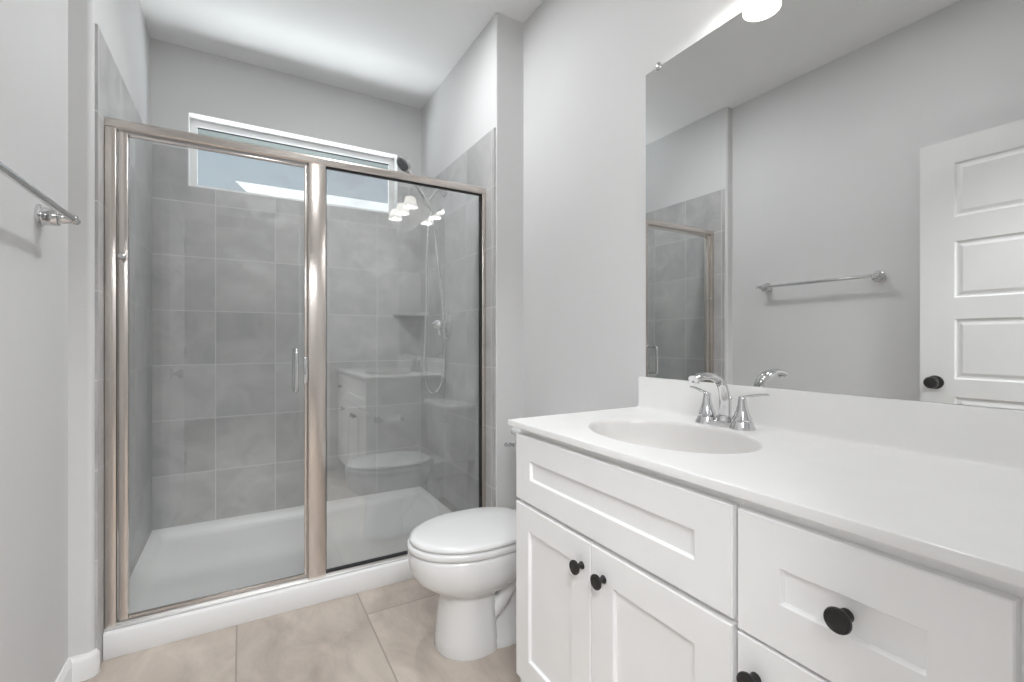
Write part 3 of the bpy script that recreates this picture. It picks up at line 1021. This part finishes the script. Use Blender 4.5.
def stad(hw, r, z, k=12):
    pts = []
    for i in range(2 * k + 1):
        a = math.radians(-0 + 180 * i / (2 * k))
        pts.append((FX + r * math.cos(a), FY + hw + r * math.sin(a), z))
    for i in range(2 * k + 1):
        a = math.radians(180 + 180 * i / (2 * k))
        pts.append((FX + r * math.cos(a), FY - hw + r * math.sin(a), z))
    return pts


HS = 0.056
bp_.loft([stad(HS, 0.0235, CZ), stad(HS, 0.0235, CZ + 0.006), stad(HS, 0.0225, CZ + 0.014), stad(HS - 0.004, 0.018, CZ + 0.016)])
bp_.build('base_plate', M['chrome'], fa)
for s in (-1, 1):
    hy = FY + s * HS
    h_ = MB().lathe([(0, 0), (0.0335, 0), (0.0335, 0.003), (0.0295, 0.012), (0.0265, 0.021), (0.0235, 0.0225), (0.0235, 0.0250), (0.0262, 0.0265), (0.0215, 0.036), (0.0160, 0.052), (0.0122, 0.068), (0.0108, 0.080),
                      (0.0105, 0.086), (0.007, 0.090), (0, 0.091)], (FX, hy, CZ), n=32).build('handle', M['chrome'], fa)
    lv = MB()
    zt = CZ + 0.084
    ddx = 0.004
    lv.tube([(FX - 0.001, hy - s * 0.008, zt + 0.001), (FX + 0.002, hy + s * 0.012, zt + 0.006), (FX + 0.007, hy + s * 0.034, zt + 0.011), (FX + 0.010, hy + s * 0.050, zt + 0.014),
             (FX + 0.013, hy + s * 0.066, zt + 0.0155)], [0.0080, 0.0085, 0.0085, 0.0085, 0.0075], 16, 5, flat=0.42, flat_ref=(0, 0, 1))
    lv.build('lever', M['chrome'], h_)
sp_ = MB()
sp_.lathe([(0.0, 0.008), (0.0245, 0.008), (0.0235, 0.022), (0.0215, 0.030), (0.0, 0.030)], (FX + 0.004, FY, CZ), n=28)
sp_.tube([(FX + 0.004, FY, CZ + 0.015), (FX + 0.004, FY, CZ + 0.055), (FX + 0.001, FY, CZ + 0.090), (FX - 0.012, FY, CZ + 0.118), (FX - 0.036, FY, CZ + 0.136), (FX - 0.068, FY, CZ + 0.144),
          (FX - 0.102, FY, CZ + 0.144), (FX - 0.132, FY, CZ + 0.138)], [0.0190, 0.0175, 0.0165, 0.0160, 0.0158, 0.0162, 0.0168, 0.0165], 22, 6, flat=0.62, flat_ref=(1, 0, 0))
sp_.lathe([(0, 0), (0.0095, 0), (0.0095, 0.006), (0, 0.006)], (FX - 0.122, FY, CZ + 0.133), (-0.2, 0, -0.98), 16)
sp_.build('spout', M['chrome'], fa)
MB().tube([(FX + 0.030, FY, CZ + 0.01), (FX + 0.030, FY, CZ + 0.075)], 0.0025, 10).sphere((FX + 0.030, FY, CZ + 0.078), 0.0055).build('lift_rod', M['chrome'], fa)

# ================================================================== MIRROR
mi = thing('wall_mirror', (XR, 0.65, 1.0045), 'large frameless wall mirror above the sink backsplash', 'mirror')
MZ0, MZ1, MY0, MY1 = 1.0050, 2.108, YREAR + 0.02, 1.2115
MB().box(XR - 0.0055, XR - 0.0005, MY0, MY1, MZ0, MZ1).build('glass', M['mirror'], mi, False)
for y in (1.152, 0.65, 0.15):
    MB().box(XR - 0.0105, XR - 0.0002, y - 0.010, y + 0.010, MZ1 - 0.010, MZ1 + 0.014, 0.003).build('clip', M['chrome'], mi)

# ================================================================== VANITY LIGHT
LX, LY, LZ = 1.135, 0.655, 2.215
li = thing('vanity_light', (XR, LY, LZ + 0.1), 'three lamp vanity light with white shades on the wall above the mirror', 'wall lamp')
MB().box(XR - 0.026, XR - 0.0005, LY - 0.31, LY + 0.31, LZ + 0.075, LZ + 0.175, 0.008, 3).build('back_plate', M['chrome'], li)
for k in (-1, 0, 1):
    y = LY + k * 0.205
    MB().tube([(XR - 0.026, y, LZ + 0.125), (LX + 0.06, y, LZ + 0.132), (LX + 0.02, y, LZ + 0.128), (LX, y, LZ + 0.105), (LX, y, LZ + 0.075)], 0.009, 14, 4).lathe(
        [(0, 0.048), (0.026, 0.048), (0.026, 0.088), (0.014, 0.096), (0, 0.096)], (LX, y, LZ), n=24).build('arm', M['chrome'], li)
    sh = MB().lathe([(0.022, 0.050), (0.033, 0.044), (0.043, 0.026), (0.050, 0.000), (0.054, -0.026), (0.055, -0.036), (0.052, -0.036), (0.047, 0.000), (0.040, 0.024), (0.030, 0.040)],
                    (LX, y, LZ), n=32)
    sh_o = sh.build('shade', M['opal'], li)
    MB().tube([(LX, y, LZ + 0.014), (LX, y, LZ + 0.026), (LX, y, LZ + 0.066)], [0.010, 0.017, 0.013], 14).build('bulb', M['bulb'], sh_o)
    ld = bpy.data.lights.new('vanity_bulb_light', 'POINT')
    ld.energy = LAMP_W
    ld.color = (0.97, 0.985, 1.0)
    ld.shadow_soft_size = 0.022
    lo = bpy.data.objects.new('vanity_bulb_light', ld)
    lo.location = (LX, y, LZ - 0.012)
    col.objects.link(lo)

# ================================================================== TOWEL BAR
tb = thing('towel_bar', (XL, 1.49, 1.497), 'chrome towel bar mounted on the plain grey wall', 'towel bar')
TX, TZ = XL + 0.072, 1.492
MB().tube([(TX, 1.16, TZ), (TX, 1.835, TZ)], 0.0095, 18).build('bar', M['chrome'], tb)
for y in (1.182, 1.812):
    pm_ = MB().lathe([(0, 0), (0.033, 0), (0.033, 0.005), (0.030, 0.008), (0.0265, 0.010), (0.0255, 0.014), (0.0250, 0.038), (0.0235, 0.042), (0.0175, 0.043), (0.0165, 0.050), (0.0145, 0.062), (0.0125, 0.066), (0.0125, 0.078), (0.010, 0.083), (0, 0.084)],
                     (XL, y, TZ), (1, 0, 0), 28)
    pm_.build('post', M['chrome'], tb)
    e = 1 if y > 1.5 else -1
    MB().lathe([(0, 0), (0.010, 0), (0.0115, 0.004), (0.011, 0.009), (0.006, 0.013), (0, 0.014)], (TX, y + e * 0.022, TZ), (0, e, 0), 18).build('end_cap', M['chrome'], tb)

# ================================================================== TOILET PAPER HOLDER on the vanity end panel
PX, PZ = 0.870, 0.605
th_ = thing('toilet_paper_holder', (PX, VY1, PZ), 'chrome paper holder on the vanity end panel, seen reflected in the glass', 'paper holder')
for s in (-1, 1):
    x = PX + s * 0.078
    MB().lathe([(0, 0), (0.026, 0), (0.026, 0.004), (0.020, 0.010), (0.013, 0.014), (0.011, 0.040), (0.016, 0.046), (0.018, 0.062), (0.016, 0.076), (0, 0.078)], (x, VY1, PZ), (0, 1, 0), 24).build('post', M['chrome'], th_)
MB().tube([(PX - 0.078, VY1 + 0.062, PZ), (PX + 0.078, VY1 + 0.062, PZ)], 0.008, 14).build('roller', M['chrome'], th_)
rl = MB()
secs = []
for rr_, xx in ((0.0205, -0.052), (0.036, -0.052), (0.036, 0.052), (0.0205, 0.052)):
    secs.append([(PX + xx, VY1 + 0.062 + rr_ * math.cos(2 * PI * i / 32), PZ - 0.0115 + rr_ * math.sin(2 * PI * i / 32)) for i in range(32)])
secs.append(secs[0])
rl.loft(secs, False, False)
tag(rl.build('toilet_paper_roll', M['paper'], None), 'small white paper roll on the chrome holder of the vanity end', 'toilet paper')

# ================================================================== ADDED CEILING FILL LIGHTS, out of view


def ceiling_fill(name, x, y, r, power, label, depth=0.0):
    o = thing(name, (x, y, ZC), label, 'ceiling light')
    zl = ZC - 0.0005 + depth
    def hoops(pr):
        return [[(x + rr * math.cos(2 * PI * i / 40), y + rr * math.sin(2 * PI * i / 40), ZC + z) for i in range(40)] for rr, z in pr]
    MB().loft(hoops([(r, -0.0005), (r + 0.036, -0.0005), (r + 0.034, -0.006), (r + 0.004, -0.012), (r, -0.009), (r, -0.0005)]), False, False).build('trim_ring', M['trim'], o)
    if depth:
        MB().loft(hoops([(r, -0.006), (r, depth), (r + 0.003, depth), (r + 0.003, -0.006), (r, -0.006)]), False, False).build('baffle', M['trim'], o)
    MB().lathe([(0, -0.004), (r, -0.004), (r, -0.009), (0, -0.012)], (x, y, zl), n=40).build('diffuser', M['opal_flat'], o)
    d = bpy.data.lights.new(name + '_light', 'AREA')
    d.shape = 'DISK'
    d.size = 2 * r - 0.006
    d.energy = power
    d.color = (0.97, 0.985, 1.0)
    l = bpy.data.objects.new(name + '_light', d)
    l.location = (x, y, zl - 0.0155)
    col.objects.link(l)


M['opal_flat'] = mat('fill_lamp_diffuser', (0.9, 0.9, 0.9), 0.4, emit=(1.0, 0.97, 0.94), estr=3)  # glowing face of the added ceiling fills
add_noise_color(M['opal_flat'], (0.89, 0.89, 0.89), (0.91, 0.91, 0.91), 20)
ceiling_fill('room_fill', 0.35, 0.85, 0.15, CEIL_W, 'added round white fill light on the ceiling over the middle of the bathroom floor')
ceiling_fill('disc_fill', RLX, RLY, 0.055, SHOWER_W, 'added small round disc fill light on the ceiling before the shower')
